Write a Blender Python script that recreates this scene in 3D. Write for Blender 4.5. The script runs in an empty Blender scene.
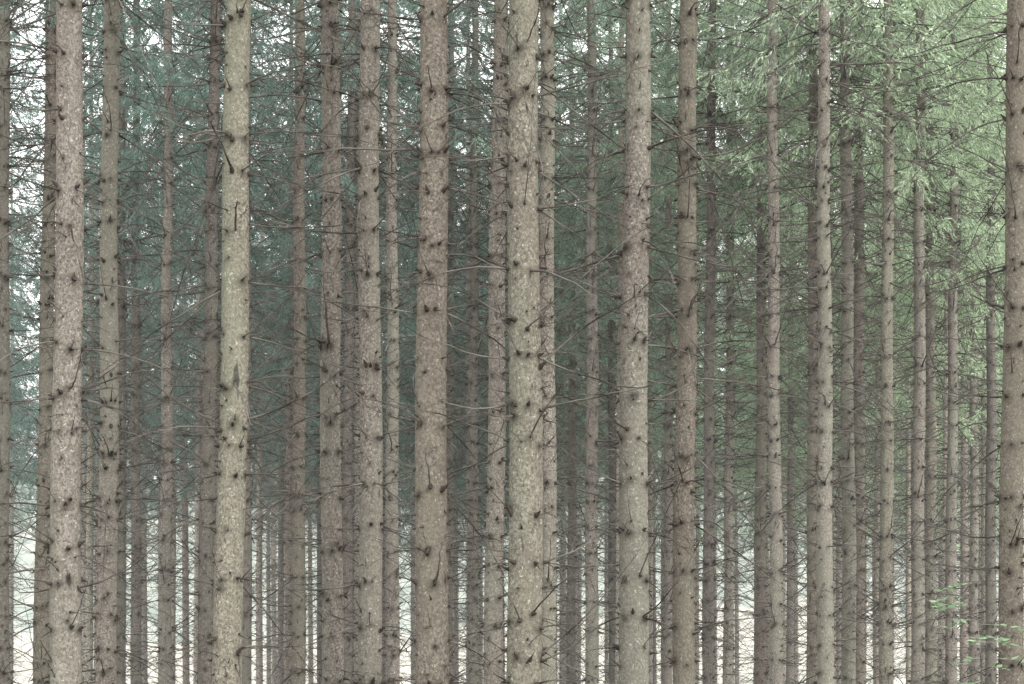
import bpy, math, numpy as np
from math import radians
rng = np.random.default_rng(11)
scene = bpy.context.scene
scene.view_settings.view_transform = 'Standard'
scene.view_settings.look = 'None'
scene.view_settings.exposure = 0.0

# ---------------------------------------------------------------- helpers
def unit(v):
    return v / np.maximum(np.linalg.norm(v, axis=-1, keepdims=True), 1e-9)

def tubes(P, R, s):
    """N tubes, K points each, s sides -> verts, quads"""
    N, K, _ = P.shape
    T = unit(np.gradient(P, axis=1))
    ref = np.zeros((N, 1, 3)); ref[..., 2] = 1.0
    steep = np.abs(T[:, :1, 2]) > 0.95
    ref = np.where(steep[..., None], np.array([1.0, 0, 0]), ref)
    U = unit(np.cross(T, np.broadcast_to(ref, T.shape)))
    W = np.cross(T, U)
    a = np.arange(s) * 2 * np.pi / s
    V = P[:, :, None, :] + R[:, :, None, None] * (np.cos(a)[None, None, :, None] * U[:, :, None, :] + np.sin(a)[None, None, :, None] * W[:, :, None, :])
    n = np.arange(N)[:, None, None] * K * s
    k = np.arange(K - 1)[None, :, None] * s
    i = np.arange(s)[None, None, :]
    j = (i + 1) % s
    F = np.stack([n + k + i + 0 * n, n + k + j, n + k + s + j, n + k + s + i], -1).reshape(-1, 4)
    return V.reshape(-1, 3), F

def build_mesh(name, pieces, mats, attr=None):
    Vs, Fs, Ms, off = [], [], [], 0
    for V, F, m in pieces:
        Vs.append(V); Fs.append(F + off); Ms.append(np.full(len(F), m)); off += len(V)
    V = np.concatenate(Vs).astype(np.float32); F = np.concatenate(Fs).astype(np.int32); M = np.concatenate(Ms).astype(np.int32)
    me = bpy.data.meshes.new(name)
    me.vertices.add(len(V)); me.vertices.foreach_set("co", V.ravel())
    me.loops.add(F.size); me.loops.foreach_set("vertex_index", F.ravel())
    me.polygons.add(len(F)); me.polygons.foreach_set("loop_start", np.arange(0, F.size, 4, dtype=np.int32))
    me.polygons.foreach_set("material_index", M)
    me.polygons.foreach_set("use_smooth", np.ones(len(F), dtype=bool))
    if attr is not None:
        a = me.attributes.new("stain", 'FLOAT', 'POINT')
        full = np.zeros(len(V), dtype=np.float32); full[:len(attr)] = attr
        a.data.foreach_set("value", full)
    for m in mats: me.materials.append(m)
    me.update(calc_edges=True)
    return me

def new_obj(name, data, parent=None, loc=(0, 0, 0), rz=0.0, sc=(1, 1, 1), color=None):
    o = bpy.data.objects.new(name, data)
    scene.collection.objects.link(o)
    o.parent = parent
    o.location = loc; o.rotation_euler = (0, 0, rz); o.scale = sc
    if color: o.color = color
    return o

# ---------------------------------------------------------------- materials
def nmat(name):
    m = bpy.data.materials.new(name); m.use_nodes = True
    nt = m.node_tree; nt.nodes.clear()
    return m, nt, nt.nodes, nt.links
def mixc(nd, lk, fac, a, b, mode='MIX'):
    n = nd.new('ShaderNodeMix'); n.data_type = 'RGBA'; n.blend_type = mode
    for k, v in ((0, fac), (6, a), (7, b)):
        if isinstance(v, bpy.types.NodeSocket): lk.new(v, n.inputs[k])
        else: n.inputs[k].default_value = v if k == 0 else (v[0], v[1], v[2], 1)
    return n.outputs[2]
def ramp(nd, lk, src, p0, p1, v0=0.0, v1=1.0):
    n = nd.new('ShaderNodeMapRange'); lk.new(src, n.inputs[0])
    n.inputs[1].default_value = p0; n.inputs[2].default_value = p1
    n.inputs[3].default_value = v0; n.inputs[4].default_value = v1
    return n.outputs[0]

def bark_material(name, fine):
    m, nt, nd, lk = nmat(name)
    tc = nd.new('ShaderNodeTexCoord'); oi = nd.new('ShaderNodeObjectInfo')
    mul = nd.new('ShaderNodeMath'); mul.operation = 'MULTIPLY'; lk.new(oi.outputs['Random'], mul.inputs[0]); mul.inputs[1].default_value = 200
    add = nd.new('ShaderNodeVectorMath'); add.operation = 'ADD'; lk.new(tc.outputs['Object'], add.inputs[0]); lk.new(mul.outputs[0], add.inputs[1])
    def noise(scale, stretch=(1, 1, 1), detail=4, rough=.6):
        mp = nd.new('ShaderNodeMapping'); lk.new(add.outputs[0], mp.inputs[0]); mp.inputs['Scale'].default_value = stretch
        n = nd.new('ShaderNodeTexNoise'); lk.new(mp.outputs[0], n.inputs['Vector']); n.inputs['Scale'].default_value = scale
        n.inputs['Detail'].default_value = detail; n.inputs['Roughness'].default_value = rough
        return n.outputs[0]
    n1 = noise(42, (1, 1, .8), 4 if fine else 2, .78)
    n2 = noise(2.6, (1, 1, .35), 2)
    col = mixc(nd, lk, ramp(nd, lk, n1, .38, .62), (.088, .078, .070), (.318, .292, .262))
    col = mixc(nd, lk, ramp(nd, lk, n2, .42, .68, 0, .45), col, (.155, .134, .120))
    if fine:
        n3 = noise(36, (1, 1, 1), 1, .5)
        n4 = noise(7, (1, 1, .22), 2)
        n5 = noise(1.3, (1, 1, .2), 1)
        n6 = noise(14, (1, 1, 1.5), 2, .7)
        col = mixc(nd, lk, ramp(nd, lk, n6, .46, .66, 0, .5), col, (.122, .106, .096))
        col = mixc(nd, lk, ramp(nd, lk, n5, .42, .62, 0, .4), col, (.215, .225, .18))
        col = mixc(nd, lk, ramp(nd, lk, n3, .685, .715, 0, .6), col, (.48, .48, .44))
        col = mixc(nd, lk, ramp(nd, lk, n4, .695, .75, 0, .75), col, (.035, .032, .036))
    at = nd.new('ShaderNodeAttribute'); at.attribute_name = "stain"
    st = nd.new('ShaderNodeMath'); st.operation = 'MULTIPLY'; lk.new(at.outputs['Fac'], st.inputs[0]); lk.new(ramp(nd, lk, n1, .3, .6, .5, 1.3), st.inputs[1])
    st.use_clamp = True
    col = mixc(nd, lk, st.outputs[0], col, (.028, .024, .021))
    col = mixc(nd, lk, 1.0, col, oi.outputs['Color'], 'MULTIPLY')
    b = nd.new('ShaderNodeBsdfDiffuse'); lk.new(col, b.inputs['Color'])
    if fine:
        bp = nd.new('ShaderNodeBump'); bp.inputs['Strength'].default_value = 1.0; bp.inputs['Distance'].default_value = .016
        lk.new(n1, bp.inputs['Height']); lk.new(bp.outputs[0], b.inputs['Normal'])
    o = nd.new('ShaderNodeOutputMaterial'); lk.new(b.outputs[0], o.inputs[0])
    return m

def simple(name, c1, c2, scale=8, coord='Object'):
    m, nt, nd, lk = nmat(name)
    tc = nd.new('ShaderNodeTexCoord'); n = nd.new('ShaderNodeTexNoise'); lk.new(tc.outputs[coord], n.inputs['Vector'])
    n.inputs['Scale'].default_value = scale; n.inputs['Detail'].default_value = 2
    col = mixc(nd, lk, ramp(nd, lk, n.outputs[0], .35, .65), c1, c2)
    b = nd.new('ShaderNodeBsdfDiffuse'); lk.new(col, b.inputs['Color'])
    o = nd.new('ShaderNodeOutputMaterial'); lk.new(b.outputs[0], o.inputs[0])
    return m

def foliage_material(name, dark, light):
    m, nt, nd, lk = nmat(name)
    g = nd.new('ShaderNodeNewGeometry'); oi = nd.new('ShaderNodeObjectInfo')
    col = mixc(nd, lk, g.outputs['Random Per Island'], dark, light)
    col = mixc(nd, lk, 1.0, col, oi.outputs['Color'], 'MULTIPLY')
    d = nd.new('ShaderNodeBsdfDiffuse'); t = nd.new('ShaderNodeBsdfTranslucent')
    lk.new(col, d.inputs[0]); lk.new(col, t.inputs[0])
    mx = nd.new('ShaderNodeMixShader'); mx.inputs[0].default_value = .4
    lk.new(d.outputs[0], mx.inputs[1]); lk.new(t.outputs[0], mx.inputs[2])
    o = nd.new('ShaderNodeOutputMaterial'); lk.new(mx.outputs[0], o.inputs[0])
    return m

BARK = bark_material("spruce_bark", True)
BARKF = bark_material("spruce_bark_distant", False)
KNOT = simple("branch_knot", (.03, .026, .023), (.075, .063, .056), 60)
DEAD = simple("dead_branch", (.075, .070, .064), (.26, .248, .228), 4)
DEADN = simple("dead_branch_dark", (.040, .036, .032), (.16, .148, .134), 4)
NEED = foliage_material("spruce_needles", (.10, .145, .130), (.275, .335, .30))
LEAF = foliage_material("sapling_leaf", (.16, .28, .14), (.28, .42, .24))

# ---------------------------------------------------------------- dead branches
def branch_set(start, az, elev, L, rb, curve, ntw, tw_len, tw_r, K=8, sides=4, tws=3):
    N = len(L)
    t = np.linspace(0, 1, K)[None, :]
    h = np.stack([np.cos(az), np.sin(az), 0 * az], -1)
    side = np.stack([-np.sin(az), np.cos(az), 0 * az], -1)
    wob = rng.normal(0, .08, (N, 1)) * t ** 2 + rng.normal(0, .014, (N, K)) * t
    up = np.tan(elev)[:, None] * t + curve[:, None] * t ** 2 + rng.normal(0, .013, (N, K)) * t
    P = start[:, None, :] + L[:, None, None] * (h[:, None, :] * t[..., None] + side[:, None, :] * wob[..., None])
    P[..., 2] += L[:, None] * up
    R = rb[:, None] * (1 - .72 * t)
    out = [tubes(P, R, sides)]
    idx = np.repeat(np.arange(N), ntw)
    if len(idx):
        M = len(idx)
        tt = rng.uniform(.2, .98, M)
        f = tt * (K - 1); k0 = np.clip(f.astype(int), 0, K - 2); fr = (f - k0)[:, None]
        S = P[idx, k0] * (1 - fr) + P[idx, k0 + 1] * fr
        d = unit(P[idx, k0 + 1] - P[idx, k0])
        sg = np.where(rng.random(M) < .5, -1, 1)
        ang = rng.uniform(.5, 1.15, M) * sg
        ca, sa = np.cos(ang), np.sin(ang)
        D = np.stack([d[:, 0] * ca - d[:, 1] * sa, d[:, 0] * sa + d[:, 1] * ca, d[:, 2] + rng.normal(-.12, .4, M)], -1)
        D = unit(D)
        l = tw_len * rng.uniform(.3, 1.0, M) * (1.15 - tt) * np.clip(L[idx] / .8, .35, 1.2)
        q = np.linspace(0, 1, 4)[None, :, None]
        bend = rng.normal(0, .18, (M, 3)); bend[:, 2] -= .12
        TP = S[:, None, :] + l[:, None, None] * (D[:, None, :] * q + bend[:, None, :] * q ** 2)
        TR = tw_r * (1 - .6 * q[..., 0]) * np.ones((M, 1))
        out.append(tubes(TP, TR, tws))
    return out

# ---------------------------------------------------------------- stem
def make_stem(H, diam, zfine, dz, sides, lean, zc, bow, whorl=.42, stub_frac=.5, twn=5, Lmax=1.3, rb0=.0065, twr=.0017, near=True):
    r_ref = diam / 2
    def rad(z):
        return r_ref * np.clip(1 - z / H, 0.004, 1) ** .6 / (1 - zc / H) ** .6 * (1 + .25 * np.exp(-z / .25))
    ph = rng.uniform(0, 6.28, 4)
    def cx(z):
        return lean * (z - zc) + bow * np.sin(z / 5.5 + ph[0]) + .012 * np.sin(z * 1.3 + ph[1]) * near
    def cy(z):
        return bow * np.sin(z / 6.5 + ph[2]) + .01 * np.sin(z * 1.1 + ph[3]) * near
    zs, z = [], .5
    while z < zfine + .5:
        zs.append(z); z += whorl * rng.uniform(.55, 1.45)
    bz, ba = [], []
    for z in zs:
        n = rng.integers(5, 9) if near else rng.integers(4, 7)
        a0 = rng.uniform(0, 6.28)
        for i in range(n):
            bz.append(z + rng.normal(0, .03)); ba.append(a0 + 6.283 * i / n + rng.normal(0, .3))
        for i in range(rng.integers(4, 9)):
            bz.append(z + rng.uniform(.06, whorl * .95)); ba.append(rng.uniform(0, 6.28))
    bz = np.array(bz); ba = np.array(ba); N = len(bz)
    dist = np.min(np.abs(bz[:, None] - np.array(zs)[None]), 1); inter = dist > .08
    r = rad(bz); h = np.stack([np.cos(ba), np.sin(ba), 0 * ba], -1)
    C = np.stack([cx(bz), cy(bz), bz], -1)
    surf = C + h * r[:, None]
    zz = np.concatenate([np.arange(-.4, zfine, dz), np.arange(zfine, H, .5), [H]])
    a = np.arange(sides) * 2 * np.pi / sides
    rr = rad(np.maximum(zz, 0))[:, None] * (1 + .02 * np.sin(a * 2 + ph[0] + zz[:, None] * .3) + .015 * np.sin(a * 3 + ph[1] - zz[:, None] * .5))
    if near: rr = rr * (1 + rng.normal(0, .013, rr.shape))
    cen = np.stack([cx(zz), cy(zz), zz], -1)
    V = cen[:, None, :] + rr[..., None] * np.stack([np.cos(a), np.sin(a), 0 * a], -1)[None]
    V = V.reshape(-1, 3)
    stain = np.zeros(len(V))
    if near:
        size = np.where(inter, .012, .025) * rng.uniform(.5, 1.6, N)
        amp = rng.uniform(.45, 1.05, N) * np.where(inter, .6, .95)
        for i in range(N):
            lo = np.searchsorted(zz, bz[i] - .18) * sides; hi = np.searchsorted(zz, bz[i] + .13) * sides
            if hi <= lo: continue
            dlt = V[lo:hi] - surf[i]
            dh = np.linalg.norm(dlt[:, :2], axis=1)
            dzv = dlt[:, 2]
            g = np.exp(-(dh / (size[i] * 1.5)) ** 2 - ((dzv + .3 * size[i]) / (size[i] * 1.2)) ** 2)
            stain[lo:hi] = np.maximum(stain[lo:hi], g * amp[i])
        ctr = np.repeat(cen, sides, 0)
        V = ctr + (V - ctr) * (1 + stain * .08)[:, None]
    K = len(zz)
    k = np.arange(K - 1)[:, None] * sides; i = np.arange(sides)[None]; j = (i + 1) % sides
    F = np.stack([k + i, k + j, k + sides + j, k + sides + i], -1).reshape(-1, 4)
    pieces = [(V, F, 0)]
    q = np.array([-.012, .008, .022, .042])[None, :, None]
    ksz = np.where(inter, .55, 1.08) * rng.uniform(.5, 1.4, N)
    dirv = h.copy(); dirv[:, 2] = rng.normal(.05, .45, N)
    KP = surf[:, None] + dirv[:, None] * q * ksz[:, None, None]
    KR = np.array([.018, .015, .010, .005])[None] * ksz[:, None]
    kv, kf = tubes(KP, KR, 6 if near else 4); pieces.append((kv, kf, 1))
    stub = (rng.random(N) < stub_frac) | (inter & (rng.random(N) < .25))
    frac = np.clip(bz / zfine, 0, 1)
    L = np.where(stub, rng.uniform(.03, .13, N), Lmax * rng.uniform(.15, 1.0, N) * (.55 + .75 * frac))
    L = np.where(inter & ~stub, L * .5, L)
    elev = rng.normal(0, .32, N); elev = np.where(stub, rng.normal(.1, .5, N), elev)
    curve = np.where(stub, 0, rng.normal(.0, .3, N) - .06)
    rb = np.where(stub, .0065, rb0 * np.clip(L / .9, .5, 1.15)) * rng.uniform(.8, 1.2, N)
    ls = ~stub
    tw = np.where(L[ls] > .15, rng.poisson(twn * np.clip(L[ls], .3, 1.5), ls.sum()), 0)
    for v, f in branch_set(surf[ls] - h[ls] * .01, ba[ls], elev[ls], L[ls], rb[ls], curve[ls], tw, .5, twr): pieces.append((v, f, 2))
    P0 = surf[stub] - h[stub] * .01
    e = elev[stub]
    t = np.linspace(0, 1, 3)[None, :, None]
    dd = h[stub].copy(); dd[:, 2] = np.tan(np.clip(e, -1, 1))
    SP = P0[:, None] + (dd * L[stub][:, None])[:, None] * t
    v, f = tubes(SP, rb[stub][:, None] * np.array([1.2, .8, .35])[None], 4); pieces.append((v, f, 1))
    return pieces, stain, cx, cy, rad

# ---------------------------------------------------------------- crown
def make_crown(Lc, Rmax, seed, lat_step=.1, twn=13, thin=1.0):
    global rng
    keep = rng; rng = np.random.default_rng(seed)
    bz, ba = [], []
    z = 0.0
    while z < Lc - .3:
        n = rng.integers(4, 7); a0 = rng.uniform(0, 6.28)
        for i in range(n):
            if rng.random() < (.4 + .6 * min(1, z / 3)) * thin:
                bz.append(z + rng.normal(0, .07)); ba.append(a0 + 6.283 * i / n + rng.normal(0, .2))
        z += rng.uniform(.4, .65)
    bz = np.array(bz); ba = np.array(ba); N = len(bz); u = np.clip(bz / Lc, 0, 1)
    L = Rmax * (1 - u) ** .7 * rng.uniform(.6, 1.15, N) + .15
    elev = -.25 + .9 * u ** 1.2 + rng.normal(0, .1, N)
    curve = -.10 + rng.normal(.0, .08, N) - .12 * (1 - u)
    K = 9; t = np.linspace(0, 1, K)[None, :]
    h = np.stack([np.cos(ba), np.sin(ba), 0 * ba], -1)
    P = h[:, None, :] * (L[:, None] * t)[..., None]
    P[..., 2] = bz[:, None] + L[:, None] * (np.tan(elev)[:, None] * t + (curve[:, None]) * np.sin(t * 2.6))
    R = (.005 + .006 * L[:, None]) * (1 - .85 * t)
    bv, bf = tubes(P, R, 3)
    pieces = [(bv, bf, 0)]
    nl = np.maximum(2, (L * .85 / lat_step).astype(int) * 2)
    idx = np.repeat(np.arange(N), nl); M = len(idx)
    tt = rng.uniform(.12, 1.0, M) ** .8
    f = tt * (K - 1); k0 = np.clip(f.astype(int), 0, K - 2); fr = (f - k0)[:, None]
    S = P[idx, k0] * (1 - fr) + P[idx, k0 + 1] * fr
    d = unit(P[idx, k0 + 1] - P[idx, k0])
    ang = rng.uniform(.55, 1.2, M) * np.where(rng.random(M) < .5, -1, 1)
    ca, sa = np.cos(ang), np.sin(ang)
    droop = rng.uniform(.15, 1.0, M) * (1 - .6 * u[idx])
    D = unit(np.stack([d[:, 0] * ca - d[:, 1] * sa, d[:, 0] * sa + d[:, 1] * ca, d[:, 2] - droop], -1))
    l = rng.uniform(.25, .65, M) * np.clip(L[idx] / 1.6, .3, 1.15) * (1.15 - .6 * tt)
    q = np.linspace(0, 1, 3)[None, :, None]
    g = np.zeros((M, 3)); g[:, 2] = -.25
    LP = S[:, None] + l[:, None, None] * (D[:, None] * q + g[:, None] * q ** 2)
    v, fq = tubes(LP, .0035 * np.ones((M, 3)), 3); pieces.append((v, fq, 0))
    j = np.repeat(np.arange(M), np.maximum(3, (twn * l / .4).astype(int))); Q = len(j)
    s = rng.uniform(.05, 1.0, Q)
    S2 = S[j] + l[j][:, None] * (D[j] * s[:, None] + np.array([0, 0, -.25]) * (s ** 2)[:, None])
    dir2 = unit(D[j] + rng.normal(0, .42, (Q, 3)) + np.array([0, 0, -.2]))
    ln = rng.uniform(.06, .16, Q)
    wd = rng.uniform(.007, .0125, Q)
    w = unit(np.cross(dir2, rng.normal(0, 1, (Q, 3))))
    p0 = S2; p2 = S2 + dir2 * ln[:, None]
    mid = S2 + dir2 * (ln * .4)[:, None]
    V = np.stack([p0, mid + w * wd[:, None], p2, mid - w * wd[:, None]], 1).reshape(-1, 3)
    F = np.arange(Q * 4).reshape(-1, 4)
    pieces.append((V, F, 1))
    rng = keep
    return pieces

crowns = [build_mesh("crown_mesh", make_crown(12.5, 2.3, 100 + i, .1, 17), [DEAD, NEED]) for i in range(4)]
thin_crowns = [build_mesh("thin_crown_mesh", make_crown(12.5, 1.9, 200 + i, .15, 10, .6), [DEAD, NEED]) for i in range(3)]

# ---------------------------------------------------------------- stems placed from image pixels and assumed diameters, last row beyond the frame
# (bearing in per-mille of distance, distance m, diameter m, lean per-mille, tone)
A = (1.0, .99, .98, 1); B = (.76, .745, .745, 1); G = (1.0, 1.02, .95, 1); R_ = (.84, .80, .775, 1); Lt = (1.25, 1.23, 1.2, 1)
stems = [
 (-254.5, 28.6, .20, 2, B), (-233, 30, .21, 12, R_), (-222.5, 17.9, .25, 7, A), (-202, 24.4, .22, 6, A),
 (-196.5, 40, .20, 4, B), (-172.5, 36.4, .20, 10, A), (-187.5, 42, .19, 3, B), (-151.5, 30.8, .20, 12, B),
 (-139.5, 18.5, .25, 15, G), (-132.5, 40, .20, 5, B), (-107, 33, .20, 0, R_), (-90, 22, .22, -3, A),
 (-81, 40, .20, 6, B), (-70.5, 21, .23, -3, A), (-60.5, 33, .20, 3, A), (-40.5, 17.3, .26, 3, R_),
 (-31, 45, .18, 0, A), (-18.5, 42, .19, 2, A), (-7.5, 26, .22, 12, A), (5.5, 16.9, .27, -1, G),
 (18, 26, .21, -1, Lt), (29.5, 51, .18, 0, A), (39.5, 36, .20, -3, A), (50, 51, .18, 0, B), (62, 18.6, .26, 9, A),
 (78, 45, .18, 4, A), (87.5, 22, .22, 9, R_), (99.5, 38, .19, 3, B), (109, 45, .18, 2, Lt), (124, 40, .20, 6, R_),
 (131.5, 33, .20, -10, A), (150, 36, .20, 0, R_), (156, 30, .215, 3, A), (167, 34, .21, -10, A), (173, 38, .20, -4, R_),
 (188, 33, .20, 0, G), (203, 35, .20, 2, A), (208.5, 41, .20, 0, G), (220, 40, .19, 3, A), (231.5, 47, .18, 0, Lt),
 (239, 43, .19, 0, B), (251, 21, .23, 12, R_),
 (-285, 22, .24, 5, A), (-300, 30, .22, 2, B), (287, 24, .24, 4, A), (300, 33, .22, -3, R_), (-330, 20, .25, 3, A), (335, 19, .25, 2, A),
]
placed = []
def fol_color(x, y, f=1.0):  # f lifts the tint of far crowns, haze put into their colour
    b = x / y  # brighter light on the right is put into the tint, with yellower green
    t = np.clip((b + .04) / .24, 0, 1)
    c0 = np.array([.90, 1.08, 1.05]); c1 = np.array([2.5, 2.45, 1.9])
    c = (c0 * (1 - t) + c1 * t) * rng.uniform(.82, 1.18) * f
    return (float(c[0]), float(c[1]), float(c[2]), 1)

for (b, D, dm, ln, tone) in stems:
    x, y = b * D / 1000, D
    placed.append((x, y))
    H = rng.uniform(22.5, 25)
    zc = 1.7 + .18 * D
    cb = rng.uniform(11, 12.5)
    near = D < 29
    pieces, stain, cx, cy, rad = make_stem(H, dm, cb + .8, .04 if near else .055, 26 if near else 18, ln / 1000, zc, .012 if near else .03,
        stub_frac=.2 if near else .18, twn=9 if near else 10, Lmax=1.45 if near else 1.55, twr=.0027 if near else .0034, rb0=.0088 if near else .0105)
    tree = new_obj("spruce_tree", None, loc=(x, y, 0))
    tree.empty_display_size = .5
    me = build_mesh("spruce_stem", pieces, [BARK, KNOT, DEADN], stain)
    k = rng.uniform(.9, 1.08)
    new_obj("trunk_and_dead_branches", me, tree, color=(tone[0] * k, tone[1] * k, tone[2] * k, 1))
    sz = (H - cb + .2) / 12.5
    cm = thin_crowns[rng.integers(3)] if (D < 34 or b < -225) else crowns[rng.integers(4)]
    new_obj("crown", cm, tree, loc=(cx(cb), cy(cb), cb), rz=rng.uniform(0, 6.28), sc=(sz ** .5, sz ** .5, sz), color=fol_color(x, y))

# ---------------------------------------------------------------- distant part of the stand
stand = new_obj("distant_spruce_stand", None)
variants = []
for i in range(8):
    H = 23.5; cb = [9.4, 10.1, 11.1, 10.5, 9.3, 11.6, 9.9, 10.9][i]
    pc, st, cx, cy, rad = make_stem(H, .19, cb + 1.5, .25, 9, rng.normal(0, .006), 6, .04, stub_frac=.22, twn=7, Lmax=1.4, twr=.004, rb0=.0105, near=False)
    variants.append((build_mesh("distant_stem", pc, [BARKF, KNOT, DEAD], st), cb, H))
def in_sky_gap(x, y):   # treeless wedge along the camera's line of sight, added so sky shows through
    return y > 44 and -.250 < x / y < -.226
cnt = 0; tries = 0
while cnt < 94 and tries < 20000:
    tries += 1
    y = math.sqrt(rng.uniform(40 ** 2, 80 ** 2)); x = rng.uniform(-.29, .29) * y
    if in_sky_gap(x, y) or any((x - a) ** 2 + (y - b) ** 2 < 1.9 ** 2 for a, b in placed): continue
    placed.append((x, y)); cnt += 1
    me, cb, H = variants[rng.integers(8)]
    s = rng.uniform(.88, 1.1); rz = rng.uniform(0, 6.28)
    w = rng.uniform(.85, 1.1)
    tone = [A, B, R_, G, Lt][rng.integers(5)]; k = rng.uniform(1.15, 1.55)  # k pales the far bark, haze painted into its colour
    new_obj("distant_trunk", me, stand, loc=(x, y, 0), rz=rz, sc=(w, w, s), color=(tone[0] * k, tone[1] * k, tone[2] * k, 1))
    sz = (H - cb + .2) / 12.5 * s
    cm = thin_crowns[rng.integers(3)] if rng.random() < .15 else crowns[rng.integers(4)]
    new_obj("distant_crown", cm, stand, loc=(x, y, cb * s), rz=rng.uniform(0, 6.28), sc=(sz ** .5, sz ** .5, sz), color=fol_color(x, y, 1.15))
edge = new_obj("forest_edge_trees", None)
ecnt = 0
while ecnt < 92:
    y = rng.uniform(76, 112); x = rng.uniform(-.28, .28) * y
    if in_sky_gap(x, y) or any((x - a) ** 2 + (y - b) ** 2 < 2.1 ** 2 for a, b in placed): continue
    placed.append((x, y)); ecnt += 1
    me, cb, H = variants[rng.integers(8)]
    s = rng.uniform(.95, 1.2); k = rng.uniform(1.25, 1.8)  # k pales edge bark further, standing in for haze
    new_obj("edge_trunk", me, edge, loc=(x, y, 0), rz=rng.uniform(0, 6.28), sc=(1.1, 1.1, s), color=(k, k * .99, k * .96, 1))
    c0 = rng.uniform(10, 13)
    sz = (H * s - c0) / 12.5
    cm = thin_crowns[rng.integers(3)] if rng.random() < .3 else crowns[rng.integers(4)]
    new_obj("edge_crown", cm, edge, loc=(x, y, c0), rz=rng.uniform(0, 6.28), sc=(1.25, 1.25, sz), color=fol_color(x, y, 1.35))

# ---------------------------------------------------------------- sapling
def make_sapling():
    hgt = 2.55
    t = np.linspace(0, 1, 10)
    st = np.stack([.08 * np.sin(t * 3), .05 * t, t * hgt], -1)
    pcs = []
    v, f = tubes(st[None], (.009 * (1 - .8 * t))[None], 5); pcs.append((v, f, 0))
    LV = []
    for i in range(30):
        z = rng.uniform(1.0, hgt); a = rng.uniform(0, 6.28); l = rng.uniform(.15, .42)
        s0 = np.array([.08 * math.sin(z / hgt * 3), .05 * z / hgt, z])
        q = np.linspace(0, 1, 6)
        d = np.array([math.cos(a), math.sin(a), .15])
        pts = s0 + l * (d * q[:, None] + np.array([0, 0, -.25]) * (q ** 2)[:, None])
        v, f = tubes(pts[None], np.full((1, 6), .002), 3); pcs.append((v, f, 0))
        sd = np.array([-math.sin(a), math.cos(a), 0])
        for k in range(2, 6):
            for sg in (-1, 1):
                p = pts[k]; ld = unit(sd * sg + d * .6 + rng.normal(0, .15, 3)); w = unit(np.cross(ld, [0, 0, 1])) + np.array([0, 0, rng.normal(0, .4)])
                ll = rng.uniform(.05, .09)
                LV += [p, p + ld * ll * .45 + w * ll * .24, p + ld * ll, p + ld * ll * .45 - w * ll * .24]
    LV = np.array(LV); pcs.append((LV, np.arange(len(LV)).reshape(-1, 4), 1))
    return build_mesh("rowan_sapling", pcs, [DEAD, LEAF])
new_obj("rowan_sapling", make_sapling(), loc=(3.28, 14.2, 0), color=(1.1, 1.03, 1.15, 1))

# ---------------------------------------------------------------- ground
n = 121
g = np.sinh(np.linspace(-1, 1, n) * 6) / np.sinh(6) * 3000
X, Y = np.meshgrid(g, g + 0)
Z = .06 * np.sin(X * .7) * np.cos(Y * .5) + .05 * np.sin(X * .23 + 1) * np.sin(Y * .31)
Z = Z * np.exp(-(X ** 2 + Y ** 2) / 300 ** 2)
V = np.stack([X, Y + 40, Z], -1).reshape(-1, 3)
i, j = np.meshgrid(np.arange(n - 1), np.arange(n - 1), indexing='ij')
b0 = (i * n + j).ravel()
F = np.stack([b0, b0 + 1, b0 + n + 1, b0 + n], -1)
GR = simple("forest_floor", (.22, .20, .18), (.24, .245, .19), .6)
new_obj("ground", build_mesh("ground", [(V, F, 0)], [GR]))

# wooded hillside across the valley, pale meadow at its foot; haze is mixed into both colours
nx, ny = 240, 70
hx = np.linspace(-420, 420, nx); hy = np.linspace(260, 620, ny)
X, Y = np.meshgrid(hx, hy)
s = np.clip((Y - 262) / 330, 0, 1)
base = 72 * s ** 1.15 * (1 + .12 * np.sin(X / 70) + .08 * np.sin(X / 31 + 2))
wood = np.clip((s - .16 - .05 * np.sin(X / 25)) * 14, 0, 1)
Z = base - .5 + wood * (4 + rng.uniform(0, 7, X.shape)) + .2 * rng.normal(0, 1, X.shape) * s
V = np.stack([X, Y, Z], -1).reshape(-1, 3)
i, j = np.meshgrid(np.arange(ny - 1), np.arange(nx - 1), indexing='ij')
b0 = (i * nx + j).ravel()
F = np.stack([b0, b0 + 1, b0 + nx + 1, b0 + nx], -1)
mw = wood.reshape(-1)[F].mean(1)
MEAD = simple("meadow", (.45, .425, .38), (.40, .40, .34), .05)
WOOD = simple("hillside_wood", (.24, .28, .25), (.38, .41, .36), .12)
new_obj("hillside", build_mesh("hillside", [(V, F[mw < .5], 0), (V, F[mw >= .5], 1)], [MEAD, WOOD]))

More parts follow.
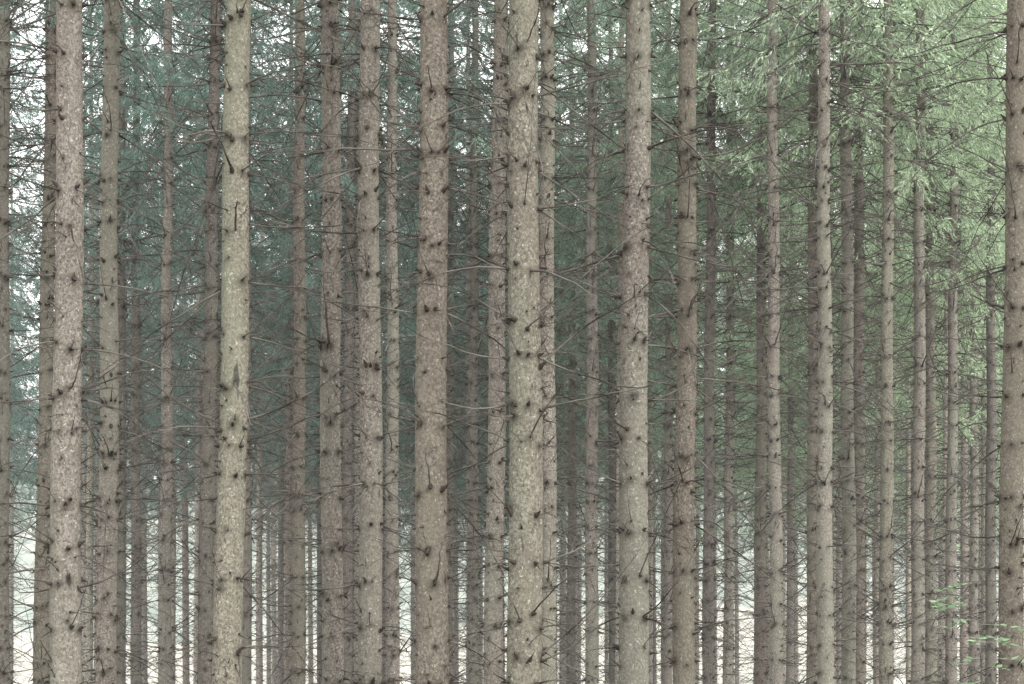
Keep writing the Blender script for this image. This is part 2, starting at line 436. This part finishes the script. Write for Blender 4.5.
# ---------------------------------------------------------------- thin mist volume in the wood, added to lighten the distance
m, nt, nd, lk = nmat("mist")
vs = nd.new('ShaderNodeVolumeScatter'); vs.inputs['Density'].default_value = .0018; vs.inputs['Color'].default_value = (.98, 1, .99, 1)
vs.inputs['Anisotropy'].default_value = 0
o = nd.new('ShaderNodeOutputMaterial'); lk.new(vs.outputs[0], o.inputs['Volume'])
x0, x1, y0, y1, z0, z1 = -70., 70., 22.9, 150., .3, 34.
V = np.array([[x0, y0, z0], [x1, y0, z0], [x1, y1, z0], [x0, y1, z0], [x0, y0, z1], [x1, y0, z1], [x1, y1, z1], [x0, y1, z1]])
F = np.array([[0, 3, 2, 1], [4, 5, 6, 7], [0, 1, 5, 4], [1, 2, 6, 5], [2, 3, 7, 6], [3, 0, 4, 7]])
me = build_mesh("mist", [(V, F, 0)], [m]); me.polygons.foreach_set("use_smooth", np.zeros(6, dtype=bool))
new_obj("mist", me)

# ---------------------------------------------------------------- light
elev, az = 36, 38
w = bpy.data.worlds.new("World"); scene.world = w; w.use_nodes = True
nt = w.node_tree; bg = nt.nodes['Background']
sky = nt.nodes.new('ShaderNodeTexSky'); sky.sky_type = 'NISHITA'; sky.sun_disc = False
sky.sun_elevation = radians(elev); sky.sun_rotation = radians(180 - az)
sky.air_density = 1.0; sky.dust_density = 2.0; sky.ozone_density = 1.0
# bright even cloud layer over the clear-sky model
mx = nt.nodes.new('ShaderNodeMix'); mx.data_type = 'RGBA'; mx.inputs[0].default_value = .75
nt.links.new(sky.outputs[0], mx.inputs[6]); mx.inputs[7].default_value = (23.2, 23.2, 22.6, 1)
nt.links.new(mx.outputs[2], bg.inputs[0]); bg.inputs[1].default_value = .15
sun = bpy.data.lights.new("sun", 'SUN'); sun.energy = 3.0; sun.angle = radians(18); sun.color = (1, .985, .94)
so = new_obj("sun", sun); so.rotation_euler = (radians(90 - elev), 0, radians(az))

cam = bpy.data.cameras.new("camera"); co = new_obj("camera", cam)
co.location = (0, 0, 1.7); co.rotation_euler = (radians(90), 0, 0)
cam.lens = 70.3125; cam.sensor_width = 36; cam.shift_y = .35
cam.clip_start = .1; cam.clip_end = 8000
scene.camera = co
